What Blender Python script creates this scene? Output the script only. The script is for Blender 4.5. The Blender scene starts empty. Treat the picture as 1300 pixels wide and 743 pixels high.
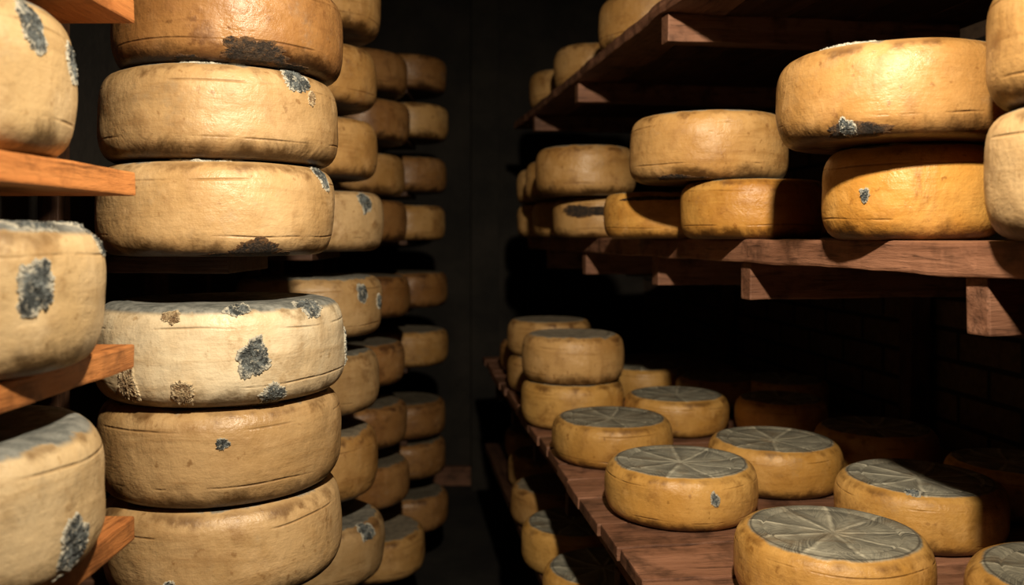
import bpy, bmesh, math, random, bisect
from mathutils import Vector, noise, Matrix
random.seed(7)
EYE=1.5
S=bpy.context.scene
S.view_settings.view_transform='Standard'

# ---------------------------------------------------------------- node helpers
class NT:
    def __init__(s,name):
        s.m=bpy.data.materials.new(name); s.m.use_nodes=True
        s.t=s.m.node_tree; s.t.nodes.clear()
        s.out=s.t.nodes.new('ShaderNodeOutputMaterial')
        s.b=s.t.nodes.new('ShaderNodeBsdfPrincipled')
        s.t.links.new(s.b.outputs[0],s.out.inputs[0])
    def lk(s,a,b):
        if isinstance(a,(int,float)): b.default_value=a
        elif isinstance(a,tuple): b.default_value=a if len(a)==len(b.default_value) else (*a,1)
        else: s.t.links.new(a,b)
    def math(s,op,a,b=0.0,c=0.0,clamp=False):
        n=s.t.nodes.new('ShaderNodeMath'); n.operation=op; n.use_clamp=clamp
        s.lk(a,n.inputs[0]); s.lk(b,n.inputs[1]); s.lk(c,n.inputs[2]); return n.outputs[0]
    def vmath(s,op,a,b=(0,0,0)):
        n=s.t.nodes.new('ShaderNodeVectorMath'); n.operation=op
        s.lk(a,n.inputs[0]); s.lk(b,n.inputs[1]); return n.outputs[0]
    def mix(s,f,a,b,blend='MIX'):
        n=s.t.nodes.new('ShaderNodeMix'); n.data_type='RGBA'; n.blend_type=blend
        s.lk(f,n.inputs[0]); s.lk(a,n.inputs[6]); s.lk(b,n.inputs[7]); return n.outputs[2]
    def noise(s,v,scale,detail=6,rough=.55,dist=0):
        n=s.t.nodes.new('ShaderNodeTexNoise'); s.lk(v,n.inputs['Vector'])
        n.inputs['Scale'].default_value=scale; n.inputs['Detail'].default_value=detail
        n.inputs['Roughness'].default_value=rough; n.inputs['Distortion'].default_value=dist
        return n.outputs[0]
    def ss(s,v,a,b,lo=0.,hi=1.):
        n=s.t.nodes.new('ShaderNodeMapRange'); n.interpolation_type='SMOOTHSTEP'
        s.lk(v,n.inputs[0]); n.inputs[1].default_value=a; n.inputs[2].default_value=b
        n.inputs[3].default_value=lo; n.inputs[4].default_value=hi; return n.outputs[0]
    def bump(s,h,strength,dist):
        n=s.t.nodes.new('ShaderNodeBump'); n.inputs['Strength'].default_value=strength
        n.inputs['Distance'].default_value=dist; s.lk(h,n.inputs['Height']); 
        s.t.links.new(n.outputs[0],s.b.inputs['Normal'])
    def xyz(s,v):
        n=s.t.nodes.new('ShaderNodeSeparateXYZ'); s.lk(v,n.inputs[0]); return n.outputs
    def comb(s,x,y,z):
        n=s.t.nodes.new('ShaderNodeCombineXYZ'); s.lk(x,n.inputs[0]); s.lk(y,n.inputs[1]); s.lk(z,n.inputs[2]); return n.outputs[0]
    def coord(s,k):
        n=s.t.nodes.new('ShaderNodeTexCoord'); return n.outputs[k]
    def rnd(s):
        n=s.t.nodes.new('ShaderNodeObjectInfo'); return n.outputs['Random']

def cheese_mat(name,c1,c2,cdark,top1,top2,radial=False,toprim=.86,rough=.38):
    N=NT(name)
    r=N.rnd(); off=N.comb(N.math('MULTIPLY',r,37.),N.math('MULTIPLY',r,91.),N.math('MULTIPLY',r,53.))
    P=N.vmath('ADD',N.coord('Object'),off)
    G=N.xyz(N.coord('Generated'))
    gx=N.math('SUBTRACT',G[0],.5); gy=N.math('SUBTRACT',G[1],.5); gz=G[2]
    rr=N.math('MULTIPLY',N.math('SQRT',N.math('ADD',N.math('MULTIPLY',gx,gx),N.math('MULTIPLY',gy,gy))),2.)
    ang=N.math('ARCTAN2',gy,gx)
    big=N.noise(P,6,5,.6)
    med=N.noise(P,22,7,.6)
    fine=N.noise(P,150,4,.7)
    blot=N.noise(P,11,8,.72,.4)
    rings=None
    for zc,wd_,k in ((.22,.018,1.),(.78,.018,2.)):
        wob=N.math('MULTIPLY',N.math('SUBTRACT',N.noise(N.vmath('ADD',P,(k*7,0,0)),4,2,.5),.5),.14)
        dz=N.math('ABSOLUTE',N.math('SUBTRACT',N.math('ADD',gz,wob),zc))
        l=N.math('MULTIPLY',N.ss(dz,0.,wd_,1.,0.),N.ss(N.noise(N.vmath('ADD',P,(0,k*5,0)),8,4,.6),.46,.62))
        rings=l if rings is None else N.math('MAXIMUM',rings,l)
    pz=N.xyz(P)
    drip=N.noise(N.comb(N.math('MULTIPLY',pz[0],30.),N.math('MULTIPLY',pz[1],30.),N.math('MULTIPLY',pz[2],7.)),1.,5,.6,.3)
    smear=N.noise(N.comb(N.math('MULTIPLY',pz[0],5.),N.math('MULTIPLY',pz[1],5.),N.math('MULTIPLY',pz[2],38.)),1.,6,.65,.3)
    col=N.mix(N.ss(big,.36,.66),c1,c2)
    mid=tuple(.5*(x+y) for x,y in zip(c2,cdark))
    col=N.mix(N.ss(med,.48,.75,0,.65),col,mid)
    col=N.mix(N.ss(drip,.52,.75,0,.4),col,mid)
    col=N.mix(N.ss(smear,.5,.72,0,.65),col,mid)
    col=N.mix(N.ss(blot,.54,.70,0,.7),col,cdark)
    col=N.mix(N.ss(N.noise(P,60,3,.5),.64,.74,0,.6),col,cdark)
    col=N.mix(N.ss(fine,.6,.78,0,.25),col,cdark)
    col=N.mix(N.math('MULTIPLY',rings,.5),col,cdark)
    col=N.mix(N.ss(N.noise(N.vmath('ADD',P,(3,9,1)),14,6,.65),.52,.72,0,.5),col,tuple(min(1,x*1.12+.05) for x in c1))
    # faint greyish bloom of mould
    col=N.mix(N.ss(N.noise(N.vmath('ADD',P,(13,2,5)),9,8,.75),.56,.72,0,.35),col,(.30,.27,.21))
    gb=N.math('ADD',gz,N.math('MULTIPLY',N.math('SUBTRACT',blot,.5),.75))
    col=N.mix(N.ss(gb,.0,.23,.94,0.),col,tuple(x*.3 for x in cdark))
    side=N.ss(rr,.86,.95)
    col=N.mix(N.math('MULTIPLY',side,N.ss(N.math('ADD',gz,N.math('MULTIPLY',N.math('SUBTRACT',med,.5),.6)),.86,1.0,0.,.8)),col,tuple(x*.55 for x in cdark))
    tn=N.noise(P,40,8,.7)
    tc=N.mix(N.ss(tn,.35,.65),top1,top2)
    line=None
    if radial:
        rndang=N.math('MULTIPLY',r,6.)
        wang=N.math('ADD',N.math('ADD',ang,rndang),N.math('MULTIPLY',N.math('SUBTRACT',N.noise(P,10,3,.5),.5),.35))
        w=N.math('MULTIPLY',N.math('ADD',wang,12.56637),9/6.28318)
        pp=N.math('PINGPONG',w,.5)
        wd=N.math('MULTIPLY',pp,rr)
        line=N.math('MULTIPLY',N.ss(wd,.01,.06,1.,0.),N.ss(tn,.3,.55,.35,1.))
        saw=N.math('FRACT',w)
        dg=N.math('ADD',N.math('MULTIPLY',pp,5.),N.math('MULTIPLY',rr,7.))
        fib=N.noise(N.comb(N.math('MULTIPLY',dg,3.),N.math('FLOOR',N.math('MULTIPLY',w,2.)),r),2.2,4,.6)
        tc=N.mix(N.ss(saw,.1,.95,0,.8),tc,tuple(x*.35 for x in top1))
        tc=N.mix(N.ss(fib,.42,.66,0,.6),tc,tuple(min(1,x*1.2) for x in top2))
        tc=N.mix(N.math('MULTIPLY',line,.85),tc,tuple(min(1,x*1.5) for x in top2))
        tc=N.mix(N.ss(blot,.48,.68,0,.6),tc,(.13,.08,.03))
        rl=N.ss(N.math('ABSOLUTE',N.math('SUBTRACT',rr,toprim-.03)),.0,.02,.7,0.)
        tc=N.mix(rl,tc,(.05,.04,.03))
    edge=N.math('ADD',rr,N.math('MULTIPLY',N.math('SUBTRACT',med,.5),.10 if radial else .3))
    tm=N.math('MULTIPLY',N.ss(edge,toprim-.02,toprim+.02,1.,0.),N.ss(gz,.9,.95))
    col=N.mix(tm,col,tc)
    v=N.math('ADD',.72,N.math('MULTIPLY',N.math('FRACT',N.math('MULTIPLY',r,17.3)),.34))
    col=N.mix(1.,col,N.comb(v,N.math('POWER',v,1.15),N.math('POWER',v,1.4)),'MULTIPLY')
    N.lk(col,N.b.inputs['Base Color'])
    N.lk(N.math('ADD',N.ss(med,.3,.7,rough-.08,rough+.16),N.math('MULTIPLY',tm,.3)),N.b.inputs['Roughness'])
    N.b.inputs['Specular IOR Level'].default_value=.45
    h=N.math('ADD',N.math('MULTIPLY',med,.9),N.math('MULTIPLY',fine,.09))
    h=N.math('ADD',h,N.math('MULTIPLY',blot,.6))
    h=N.math('ADD',h,N.math('MULTIPLY',drip,.2))
    h=N.math('ADD',h,N.math('MULTIPLY',smear,.4))
    h=N.math('SUBTRACT',h,N.math('MULTIPLY',rings,.35))
    if line is not None: h=N.math('ADD',h,N.math('MULTIPLY',N.math('MULTIPLY',tm,line),.5))
    h=N.math('ADD',h,N.math('MULTIPLY',tm,N.math('MULTIPLY',tn,.6)))
    N.bump(h,.75,.0058)
    return N.m

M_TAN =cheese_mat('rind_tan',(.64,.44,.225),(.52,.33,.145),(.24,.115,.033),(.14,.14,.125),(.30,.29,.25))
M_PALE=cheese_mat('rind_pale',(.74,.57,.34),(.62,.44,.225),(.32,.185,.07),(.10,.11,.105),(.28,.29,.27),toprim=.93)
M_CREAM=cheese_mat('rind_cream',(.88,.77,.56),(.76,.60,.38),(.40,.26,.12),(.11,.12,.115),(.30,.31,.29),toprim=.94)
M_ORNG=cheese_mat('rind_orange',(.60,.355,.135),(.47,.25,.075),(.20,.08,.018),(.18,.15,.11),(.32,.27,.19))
M_BRWN_SHADE=cheese_mat('rind_brown_shade',(.40,.21,.075),(.31,.145,.045),(.10,.035,.01),(.12,.1,.07),(.2,.17,.12))  # darker rind: shade on shadowed and far wheels is put into the colour
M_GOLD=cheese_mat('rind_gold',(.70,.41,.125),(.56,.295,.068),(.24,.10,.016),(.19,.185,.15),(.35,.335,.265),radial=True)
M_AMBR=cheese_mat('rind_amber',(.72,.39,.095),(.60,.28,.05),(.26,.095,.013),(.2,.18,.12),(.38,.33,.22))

def patch_mat(name,ca,cb,ce,scale=90):
    N=NT(name)
    P=N.coord('Object')
    n=N.noise(P,scale,8,.75,.6); n2=N.noise(P,scale*3,4,.7)
    a=N.t.nodes.new('ShaderNodeAttribute'); a.attribute_name='rim'
    col=N.mix(N.ss(n,.42,.6),ca,cb)
    col=N.mix(N.ss(n2,.55,.64,0,.85),col,ce)
    e=N.math('ADD',a.outputs['Fac'],N.math('MULTIPLY',N.math('SUBTRACT',n,.5),1.8))
    col=N.mix(N.ss(e,.74,.92),col,ce)
    N.lk(col,N.b.inputs['Base Color']); N.b.inputs['Roughness'].default_value=.8
    N.bump(N.math('ADD',n,n2),1.,.006)
    return N.m
M_P_BLUE=patch_mat('mould_bluegrey',(.035,.041,.042),(.21,.235,.235),(.60,.57,.47),62)
M_P_DARK=patch_mat('mould_dark',(.016,.011,.008),(.06,.037,.02),(.15,.075,.027),60)
M_P_WHITE=patch_mat('rind_flake',(.22,.13,.06),(.5,.37,.21),(.72,.58,.37),70)

def wood(name,c1,c2,c3,axis=1,rough=.55):
    N=NT(name)
    r=N.rnd(); off=N.comb(N.math('MULTIPLY',r,17.),N.math('MULTIPLY',r,41.),N.math('MULTIPLY',r,23.))
    P=N.xyz(N.vmath('ADD',N.coord('Object'),off))
    sc=[26.,26.,26.]; sc[axis]=2.2
    V=N.comb(*[N.math('MULTIPLY',P[i],sc[i]) for i in range(3)])
    g=N.noise(V,1.,8,.65,.8); g2=N.noise(V,4.,5,.7,.3); b=N.noise(N.comb(P[0],P[1],P[2]),12,7,.65)
    col=N.mix(N.ss(g,.35,.65),c1,c2); col=N.mix(N.ss(g2,.52,.7,0,.75),col,c3)
    col=N.mix(N.ss(b,.48,.7,0,.75),col,c3)
    v=N.math('ADD',.7,N.math('MULTIPLY',r,.5)); col=N.mix(1.,col,N.comb(v,v,v),'MULTIPLY')
    N.lk(col,N.b.inputs['Base Color']); N.b.inputs['Roughness'].default_value=rough
    N.b.inputs['Specular IOR Level'].default_value=.3
    N.bump(N.math('ADD',g,N.math('MULTIPLY',g2,.5)),.8,.005)
    return N.m
W={}
for ax in (0,1,2):
    W['dark',ax]=wood('wood_dark_%d'%ax,(.06,.027,.015),(.11,.052,.028),(.018,.008,.005),ax)
    W['red',ax]=wood('wood_redbrown_%d'%ax,(.19,.085,.048),(.30,.145,.086),(.03,.014,.009),ax)
    W['orange',ax]=wood('wood_orange_%d'%ax,(.64,.26,.08),(.48,.175,.05),(.14,.045,.013),ax)

# ---------------------------------------------------------------- cheese wheels
def wdisp(p,seed,amt):
    return amt*noise.noise(Vector((p[0]*5.5+seed*3.1,p[1]*5.5-seed*7.7,p[2]*7+seed)))+amt*.35*noise.noise(Vector((p[0]*17+seed,p[1]*17,p[2]*22-seed)))
_tab={}
def arc(q,h,n,asp):
    """even arc-length position q in [-1,1] on the rounded side -> superellipse angle"""
    key=(round(h,4),n,asp)
    if key not in _tab:
        a=asp*h; pts=[]
        for i in range(401):
            # dense near t=0 where the superellipse runs fast
            t=(i/400)**2*math.pi/2
            pts.append((t,a*max(0,math.cos(t))**(2/n),h/2*math.sin(t)**(2/n)))
        L=[0]
        for A,B in zip(pts[:-1],pts[1:]): L.append(L[-1]+math.hypot(B[1]-A[1],B[2]-A[2]))
        _tab[key]=([p[0] for p in pts],[l/L[-1] for l in L])
    T,L=_tab[key]; x=min(1,abs(q)); i=min(len(L)-1,max(1,bisect.bisect_left(L,x)))
    f=(x-L[i-1])/max(1e-9,L[i]-L[i-1]); t=T[i-1]+(T[i]-T[i-1])*f
    return math.copysign(t,q)
def side_pt(r,h,th,s,n=3.0,asp=.40,seed=0,amt=.006,off=0):
    a=asp*h
    if s>1: x=r-a-(s-1)*.08; z=h
    elif s<-1: x=r-a-(-s-1)*.08; z=0
    else:
        t=arc(s,h,n,asp); c=max(0,math.cos(t)); si=math.sin(t)
        x=r-a+(a+off)*c**(2/n); z=h/2+(h/2)*math.copysign(abs(si)**(2/n),si)
    base=(x*math.cos(th),x*math.sin(th),z)
    d=wdisp(base,seed,amt)*min(1,max(0,z/(.15*h)))
    x+=d
    return Vector((x*math.cos(th),x*math.sin(th),z+(off if s>.75 else 0)+d*.15*(1 if z>.8*h else 0)))
WH=[]
def wheel(x,y,z,r,h,mat,seed=None,amt=.005,groove=False,spots=(),n=3.2,asp=.32):
    seed=seed if seed is not None else len(WH)*1.37+.5
    seg=112; ns=26
    bm=bmesh.new(); rings=[]
    ss=[-1+2*i/ns for i in range(ns+1)]
    for s in ss:
        rings.append([bm.verts.new(side_pt(r,h,2*math.pi*k/seg,s,n,asp,seed,amt)) for k in range(seg)])
    a=asp*h; R0=r-a
    prof=[(.97,0),(.93,-.0005),(.90,-.004 if groove else -.001),(.87,-.001),(.7,-.002),(.45,-.003),(.2,-.004)]
    for f,dz in prof:
        ring=[]
        for k in range(seg):
            th=2*math.pi*k/seg; px=R0*f*math.cos(th); py=R0*f*math.sin(th)
            ring.append(bm.verts.new((px,py,h+dz+.0025*noise.noise(Vector((px*14+seed,py*14,seed))))))
        rings.append(ring)
    for A,B in zip(rings[:-1],rings[1:]):
        for k in range(seg):
            bm.faces.new((A[k],A[(k+1)%seg],B[(k+1)%seg],B[k]))
    c=bm.verts.new((0,0,h-.004))
    for k in range(seg): bm.faces.new((rings[-1][k],rings[-1][(k+1)%seg],c))
    c=bm.verts.new((0,0,0))
    for k in range(seg): bm.faces.new((rings[0][(k+1)%seg],rings[0][k],c))
    me=bpy.data.meshes.new('cheese_wheel'); bm.to_mesh(me); bm.free()
    for p in me.polygons: p.use_smooth=True
    me.materials.append(mat)
    ob=bpy.data.objects.new('cheese_wheel',me); ob.location=(x,y,z+EYE)
    S.collection.objects.link(ob); WH.append(ob)
    th0=math.atan2(-y,-x)   # side that faces the aisle entrance
    for i,sp in enumerate(spots):
        u,s,du,ds,kind=sp
        patch(ob,r,h,th0+math.asin(max(-1,min(1,u))),s,du,ds,kind,seed,amt,n,asp,i)
    return ob
def patch(ob,r,h,th,s,du,ds,kind,seed,amt,n,asp,i):
    bm=bmesh.new(); seg=96; nr=12
    lay=bm.verts.layers.float.new('rim')
    sd=seed*5.3+i*2.9
    def P(f,k):
        a=2*math.pi*k/seg
        ca,sa=math.cos(a),math.sin(a)
        jag=1+.40*noise.noise(Vector((ca*1.1+sd,sa*1.1,sd)))+.20*noise.noise(Vector((ca*2.6+sd,sa*2.6,sd*2)))+.16*noise.noise(Vector((ca*8,sa*8+sd,sd)))+.10*noise.noise(Vector((ca*20,sa*20+sd,sd)))
        rr=f*jag
        off=.0010+.0035*abs(noise.noise(Vector((ca*f*6+sd,sa*f*6,1))))
        if f>=.99: off=-.0008
        elif f>.8 : off=.0012+.004*abs(noise.noise(Vector((ca*5+sd,sa*5,3)))) if kind!='dark' else .0012
        if kind=='dark': off=min(off,.0014)
        return side_pt(r,h,th+ca*rr*du/r,s+sa*rr*ds,n,asp,seed,amt,off)
    c=bm.verts.new(side_pt(r,h,th,s,n,asp,seed,amt,.0015)); rings=[]
    for j in range(1,nr+1):
        f=j/nr; ring=[]
        for k in range(seg):
            v=bm.verts.new(P(f,k)); v[lay]=f; ring.append(v)
        rings.append(ring)
    for k in range(seg): bm.faces.new((c,rings[0][k],rings[0][(k+1)%seg]))
    for A,B in zip(rings[:-1],rings[1:]):
        for k in range(seg): bm.faces.new((A[k],B[k],B[(k+1)%seg],A[(k+1)%seg]))
    me=bpy.data.meshes.new('mould_patch'); bm.to_mesh(me); bm.free()
    me.materials.append({'blue':M_P_BLUE,'dark':M_P_DARK,'white':M_P_WHITE}[kind])
    o=bpy.data.objects.new('mould_patch',me); S.collection.objects.link(o); o.parent=ob

# ---------------------------------------------------------------- planks
def plank(name,parent,size,loc,kind='dark',rotz=0,bev=.003,rough=.0015,tilt=0):
    lx,ly,lz=size; ax=max(range(3),key=lambda i:size[i])
    bm=bmesh.new(); bmesh.ops.create_cube(bm,size=1)
    for v in bm.verts: v.co=Vector((v.co.x*lx,v.co.y*ly,v.co.z*lz))
    bmesh.ops.bevel(bm,geom=bm.edges[:],offset=bev,segments=2,affect='EDGES',profile=.6)
    L=size[ax]; cuts=max(2,int(L/.03))
    for i in range(1,cuts):
        no=[0,0,0]; no[ax]=1; co=[0,0,0]; co[ax]=-L/2+L*i/cuts
        bmesh.ops.bisect_plane(bm,geom=bm.verts[:]+bm.edges[:]+bm.faces[:],plane_co=co,plane_no=no)
    sd=random.random()*50
    for v in bm.verts:
        p=v.co*9; p[ax]=v.co[ax]*9
        d=Vector((noise.noise(p+Vector((sd,0,0))),noise.noise(p+Vector((0,sd,0))),noise.noise(p+Vector((0,0,sd)))))
        p2=v.co*30
        d+=.45*Vector((noise.noise(p2+Vector((sd,0,0))),noise.noise(p2+Vector((0,sd,0))),noise.noise(p2+Vector((0,0,sd)))))
        d[ax]*=.4; d.z*=.5
        v.co+=d*rough*2
    me=bpy.data.meshes.new(name); bm.to_mesh(me); bm.free()
    me.materials.append(W[kind,ax])
    o=bpy.data.objects.new(name,me); S.collection.objects.link(o)
    o.location=loc; o.rotation_euler=(0,tilt,rotz); o.parent=parent
    return o
def empty(name):
    e=bpy.data.objects.new(name,None); S.collection.objects.link(e); e.empty_display_size=.2; return e

# ================================================================= LEFT FRONT RACK
rackA=empty('cheese_rack')
for zt in (.305,.083,-.139,-.361,-.60):
    plank('shelf_board',rackA,(.40,1.06,.031),(-.487-.20,1.12-.53,EYE+zt-.0155),'orange')
for px_,py_ in ((-.905,1.08),(-.905,.12)):
    plank('post',rackA,(.04,.05,2.0),(px_,py_,1.0),'dark')
def S_(u,s,du,ds,k): return (u,s,du,ds,k)
wheel(-.655,.90,.083,.180,.165,M_PALE,spots=[S_(.70,.38,.017,.24,'blue'),S_(.94,.2,.02,.2,'blue')],amt=.006)
wheel(-.62,.90,-.139,.180,.152,M_PALE,spots=[S_(.52,.12,.022,.26,'blue'),S_(.62,.88,.034,.24,'blue'),S_(.93,.85,.02,.2,'blue'),S_(.95,.5,.01,.12,'blue')],amt=.006)
wheel(-.63,.92,-.361,.180,.155,M_PALE,spots=[S_(.75,-.35,.022,.28,'blue'),S_(.72,-.75,.014,.14,'blue')],amt=.006)

# ================================================================= LEFT RACK (bays B..E)
rackL=empty('cheese_rack')
def bay(y,levels,dx=.0,th=.02):
    for z in levels:
        plank('shelf_board',rackL,(.36,.34,th),(-.60+dx,y,EYE+z-th/2),'dark')
def ends(y,x=-.80): 
    for yy in (y-.15,y+.15): plank('post',rackL,(.04,.04,2.6),(x,yy,1.3),'dark')
XB,YB=-.465,1.40
for z in (-.030,-.535): plank('shelf_board',rackL,(.40,.22,.028),(-.64,YB+.055,EYE+z-.014),'dark')  # dark wood stands in for the shade under the stacked wheels
ends(YB,-.82)
wheel(XB+.012,YB,.252,.178,.135,M_BRWN_SHADE,spots=[S_(.17,-.60,.055,.28,'dark'),S_(-.35,-.8,.03,.13,'dark'),S_(.55,-.85,.05,.16,'dark')])  # top wheel browner, its shadow painted into the rind
wheel(XB-.003,YB,.112,.184,.138,M_TAN,spots=[S_(.60,.60,.026,.30,'blue'),S_(.72,.3,.008,.14,'white'),S_(.2,-.93,.12,.15,'dark'),S_(-.1,.95,.06,.10,'blue')])
wheel(XB-.008,YB,-.030,.182,.140,M_TAN,spots=[S_(.30,-.66,.045,.24,'dark'),S_(.48,-.80,.04,.14,'dark'),S_(.02,-.80,.03,.12,'dark'),S_(.88,.62,.022,.30,'blue'),S_(-.1,.93,.07,.14,'blue')])
wheel(XB,YB,-.246,.191,.146,M_CREAM,amt=.007,asp=.30,spots=[
    S_(.20,.02,.024,.30,'blue'),S_(.36,-.62,.023,.24,'blue'),S_(.70,.74,.030,.24,'blue'),S_(.10,.74,.022,.14,'blue'),
    S_(-.40,.62,.015,.12,'white'),S_(-.68,-.38,.018,.30,'white'),S_(-.28,-.48,.016,.24,'white'),S_(.995,-.1,.014,.28,'blue')])
wheel(XB-.003,YB,-.392,.186,.144,M_TAN,spots=[S_(0,.25,.010,.09,'blue'),S_(.3,.9,.05,.08,'white')])
wheel(XB+.002,YB,-.535,.184,.141,M_TAN,spots=[S_(-.4,-.3,.01,.1,'blue'),S_(-.42,-.6,.014,.16,'blue')])
# bay C
YC=2.25
zC=(.515,.33,.147,-.038,-.252,-.445,-.66,-.872); dC=(0,-.01,-.01,.008,.006,-.002,-.005,.012)
bay(YC,zC,-.06); ends(YC,-.86)
for i,(z,d) in enumerate(zip(zC,dC)):
    sp=[]
    if i==3: sp=[S_(.72,.45,.024,.30,'blue')]
    if i==4: sp=[S_(.70,.35,.020,.24,'blue'),S_(.93,.1,.016,.2,'blue')]
    if i==7: sp=[S_(.75,.6,.03,.25,'blue')]
    wheel(-.530+d,YC,z,.186,.150 if i not in(6,) else .165,M_TAN if i in(3,4,5,7) else M_ORNG,spots=sp)
# bay D
YD=3.10
zD=(.50,.33,.142,-.020,-.285,-.52,-.735,-.94,-1.185); 
bay(YD,zD,-.07); ends(YD,-.88)
for i,z in enumerate(zD):
    wheel(-.560+(0.01*math.sin(i*2.1))+(.075 if i==8 else 0),YD,z,.184,.145,M_BRWN_SHADE if i in(0,1,3,4,5,6,7) else M_ORNG)
# bay E
YE=3.80
zE=(.62,.415,.188,-.018,-.305,-.555,-.86,-1.03,-1.26)
bay(YE,zE,-.02); ends(YE,-.82)
for i,z in enumerate(zE):
    wheel(-.470+.006*math.sin(i*1.7),YE,z,.184,.150,M_ORNG if i in(1,3,5) else M_BRWN_SHADE)  # brown rinds carry the dimness of the far bay

# ================================================================= RIGHT RACK
rackR=empty('cheese_rack')
def frame(x0,y0,slope):
    ang=math.atan(slope)
    d=Vector((-math.sin(ang),math.cos(ang),0)); n=Vector((math.cos(ang),math.sin(ang),0))
    o=Vector((x0,y0,0))
    def f(Y,b,z):   # Y = world y along the front edge, b = depth into the rack
        t=(Y-y0)/math.cos(ang); p=o+d*t+n*b; return (p.x,p.y,EYE+z)
    return f,ang
# -- middle shelf
fM,aM=frame(.585,.99,.20)
plank('shelf_front_plank',rackR,(.16,3.15,.045),fM(2.05,.08,-.006-.0225),'red',aM,rough=.003,bev=.005)
for k in range(3): plank('shelf_board',rackR,(.15,3.15,.03),fM(2.05,.245+.155*k,-.006-.015),'dark',aM)
for Yb in (1.077,1.69,2.175,2.80,3.29):
    plank('batten',rackR,(.60,.04,.072),fM(Yb,.305+.006,-.051-.036),'red',aM,rough=.002)
# -- top shelf
fT,aT=frame(.35,1.75,.155)
plank('shelf_front_plank',rackR,(.14,3.2,.03),fT(2.35,.07,.502),'red',aT,rough=.003)
for k in range(4): plank('shelf_board',rackR,(.145,3.2,.03),fT(2.35,.217+.15*k,.502),'dark',aT)
for Yb in (1.2,1.905,2.75,3.5):
    plank('batten',rackR,(.70,.045,.062),fT(Yb,.36,.487-.031),'red',aT,rough=.002)
# -- lower shelf : cross boards on rails
fL,aL=frame(.205,1.366,.132)
Yb=.80; k=0
while Yb<3.9:
    w=.145+.02*math.sin(k*2.3)
    dd=.006*math.sin(k*5.1)
    plank('cross_board',rackR,(1.02,w-.007,.026),fL(Yb+w/2,.51+dd,-.55-.013),'red',aL,rough=.0025)
    Yb+=w*math.cos(aL); k+=1
for b in (.05,.5,.95): plank('rail',rackR,(.04,3.1,.05),fL(2.35,b,-.601),'red' if b<.1 else 'dark',aL)
for Yb in (1.15,1.62,2.1,2.6,3.1,3.6): plank('batten',rackR,(.95,.04,.05),fL(Yb,.50,-.651),'dark',aL)
# -- bottom shelf
for b in range(5): plank('shelf_board',rackR,(.19,3.0,.03),fL(2.4,.10+b*.2,-.93-.015),'dark',aL)
for Yb in (1.1,2.3,3.7):
    plank('batten',rackR,(.95,.04,.05),fL(Yb,.50,-.97),'dark',aL)
    plank('post',rackR,(.06,.06,2.3),(fL(Yb,1.06,0)[0],fL(Yb,1.06,0)[1],1.15),'dark',aL)
    plank('bearer',rackR,(.45,.03,.05),(fL(Yb,.84,0)[0],fL(Yb,.84,0)[1]+.05,EYE-.151),'dark',aL)
for Yb in (1.1,2.3,3.7):
    plank('leg',rackR,(.05,.05,.53),(fL(Yb,.2,0)[0],fL(Yb,.2,0)[1]+.06,.265),'dark',aL)

# wheels : middle shelf, first layer
zM=-.006
wheel(.690,.95,zM,.150,.150,M_TAN)
wheel(.690,.95,zM+.150,.150,.15,M_ORNG)
wheel(.600,1.31,zM,.125,.138,M_AMBR,spots=[S_(-.45,-.05,.008,.11,'blue'),S_(-.15,.92,.018,.13,'blue')])
wheel(.562,1.28,zM+.138,.165,.132,M_ORNG,spots=[S_(-.3,-.66,.045,.16,'dark'),S_(-.35,-.6,.011,.2,'blue'),S_(-.5,.95,.05,.12,'blue')])
wheel(.500,1.79,zM,.150,.118,M_AMBR)
wheel(.415,1.84,zM+.118,.165,.138,M_ORNG,spots=[S_(-.45,-.75,.04,.14,'dark'),S_(-.15,-.82,.03,.12,'dark')])
wheel(.373,2.09,zM,.150,.108,M_AMBR,spots=[S_(-.1,.5,.10,.08,'dark')])
wheel(.280,2.75,zM,.150,.128,M_ORNG,spots=[S_(-.3,.2,.09,.2,'dark')])
wheel(.226,2.68,zM+.128,.155,.150,M_ORNG)
wheel(.226,3.08,zM,.150,.130,M_ORNG); wheel(.20,3.08,zM+.130,.15,.14,M_ORNG)
wheel(.170,3.45,zM,.150,.130,M_ORNG); wheel(.17,3.45,zM+.130,.15,.14,M_ORNG)
# top shelf
for (x,y,h) in ((.395,2.45,.15),(.30,3.1,.15),(.22,3.56,.15),(.52,1.95,.15)):
    wheel(x,y,.517,.15,h,M_ORNG)
# lower shelf
zl=-.55
for (x,y,r,h) in ((.338,1.737,.150,.102),(.487,1.325,.145,.102),(.251,2.16,.150,.102),(.582,1.926,.146,.102),
        (.757,1.61,.148,.105),(.468,2.475,.146,.102),(.750,2.42,.125,.102),(.860,2.05,.138,.102),(.765,1.145,.15,.102),
        (.655,2.78,.13,.102),(.455,2.98,.14,.11),(1.0,1.75,.12,.10),(.86,2.75,.14,.1)):
    sp=[]
    if y==1.737: sp=[S_(.42,.2,.009,.2,'blue')]
    if y==1.61: sp=[S_(-.1,.9,.02,.2,'blue')]
    if y==1.325: sp=[S_(-.4,-.35,.07,.14,'dark')]
    wheel(x,y,zl,r,h,M_GOLD,groove=True,spots=sp,asp=.34,n=2.8)
wheel(.178,2.56,zl,.150,.130,M_GOLD); wheel(.180,2.56,zl+.13,.152,.135,M_ORNG)
wheel(.135,3.10,zl,.150,.130,M_ORNG); wheel(.135,3.10,zl+.13,.150,.125,M_ORNG)
wheel(.10,3.55,zl,.150,.130,M_BRWN_SHADE)
# bottom shelf
for (x,y) in ((.225,2.13),(.175,2.47),(.145,2.84),(.135,3.25),(.12,3.65),(.56,2.2),(.52,2.62),(.27,1.75)):
    wheel(x,y,-.93,.150,.12,M_GOLD if y<2.7 else M_ORNG)

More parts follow.
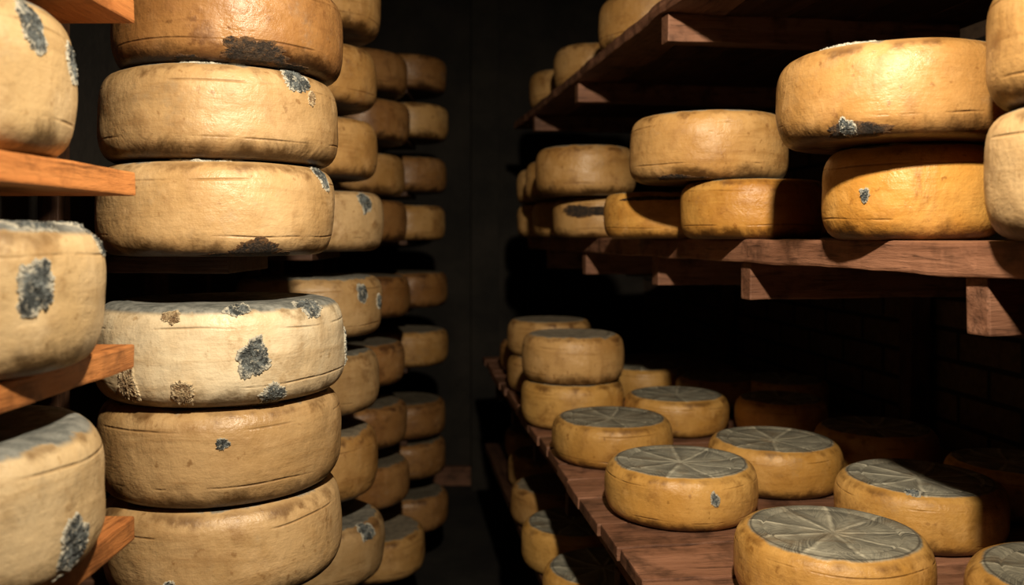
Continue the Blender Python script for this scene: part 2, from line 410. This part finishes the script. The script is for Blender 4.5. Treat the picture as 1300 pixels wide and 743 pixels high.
# ================================================================= ROOM
def wallmat(name,c1,c2,scale=3,brick=False,swap=None):
    N=NT(name); P=N.coord('Object')
    n=N.noise(P,scale,9,.65); f=N.noise(P,scale*14,6,.7)
    col=N.mix(N.ss(n,.35,.7),c1,c2); h=N.math('ADD',n,N.math('MULTIPLY',f,.4))
    if brick:
        p=N.xyz(P); bt=N.t.nodes.new('ShaderNodeTexBrick')
        N.lk(N.comb(p[1],p[2],0.),bt.inputs['Vector']); bt.inputs['Scale'].default_value=1.0
        bt.inputs['Brick Width'].default_value=.24; bt.inputs['Row Height'].default_value=.085; bt.inputs['Mortar Size'].default_value=.007
        bt.inputs['Color1'].default_value=(*c1,1); bt.inputs['Color2'].default_value=(*c2,1); bt.inputs['Mortar'].default_value=(.015,.012,.01,1)
        col=N.mix(N.ss(f,.4,.7,0,.5),bt.outputs[0],(.03,.02,.015))
        h=N.math('SUBTRACT',h,N.math('MULTIPLY',bt.outputs['Fac'],1.2))
    N.lk(col,N.b.inputs['Base Color']); N.b.inputs['Roughness'].default_value=.85
    N.bump(h,.8,.015); return N.m
def slab(name,size,loc,mat,rotz=0):
    bm=bmesh.new(); bmesh.ops.create_cube(bm,size=1)
    for v in bm.verts: v.co=Vector((v.co.x*size[0],v.co.y*size[1],v.co.z*size[2]))
    me=bpy.data.meshes.new(name); bm.to_mesh(me); bm.free(); me.materials.append(mat)
    o=bpy.data.objects.new(name,me); S.collection.objects.link(o); o.location=loc; o.rotation_euler=(0,0,rotz); return o
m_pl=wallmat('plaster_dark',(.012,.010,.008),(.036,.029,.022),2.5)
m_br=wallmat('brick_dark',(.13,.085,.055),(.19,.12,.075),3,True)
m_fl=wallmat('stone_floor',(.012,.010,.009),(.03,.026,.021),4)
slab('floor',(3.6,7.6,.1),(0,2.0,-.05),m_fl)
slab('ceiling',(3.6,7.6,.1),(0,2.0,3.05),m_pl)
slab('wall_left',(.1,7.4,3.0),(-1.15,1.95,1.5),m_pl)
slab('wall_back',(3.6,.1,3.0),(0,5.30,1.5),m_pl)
slab('wall_front',(3.6,.1,3.0),(0,-1.75,1.5),m_pl)
aw=math.atan(.14)
slab('wall_right',(.1,7.15,3.0),(1.40-.14*(1.75-1.3),1.75,1.5),m_br,aw)
slab('trim_1',(.16,.14,3.0),(-.16,5.18,1.5),m_pl)
slab('baseboard_back',(1.9,.04,.11),(0,5.23,.055),W['red',0])

# ================================================================= LIGHT
l=bpy.data.lights.new('ceiling_spot','SPOT'); l.energy=158; l.color=(1,.85,.64); l.shadow_soft_size=.03
l.spot_size=math.radians(106); l.spot_blend=.9
o=bpy.data.objects.new('ceiling_spot',l); S.collection.objects.link(o); o.location=(.13,.30,EYE+.74)
o.rotation_euler=(Vector((-.02,2.0,EYE-.42))-o.location).to_track_quat('-Z','Y').to_euler()
w=bpy.data.worlds.new('ambient_fill'); S.world=w; w.use_nodes=True  # weak warm fill added all round, no source in the cellar
w.node_tree.nodes['Background'].inputs[0].default_value=(.9,.8,.7,1); w.node_tree.nodes['Background'].inputs[1].default_value=.005

# ================================================================= CAMERA
cd=bpy.data.cameras.new('camera'); cam=bpy.data.objects.new('camera',cd); S.collection.objects.link(cam)
cam.location=(0,0,EYE); cam.rotation_euler=(math.pi/2,0,0)
cd.sensor_width=36; cd.lens=36*1100/1300; cd.shift_y=-71.5/1300; cd.clip_start=.01
cd.dof.use_dof=True; cd.dof.focus_distance=1.35; cd.dof.aperture_fstop=3.5
S.camera=cam
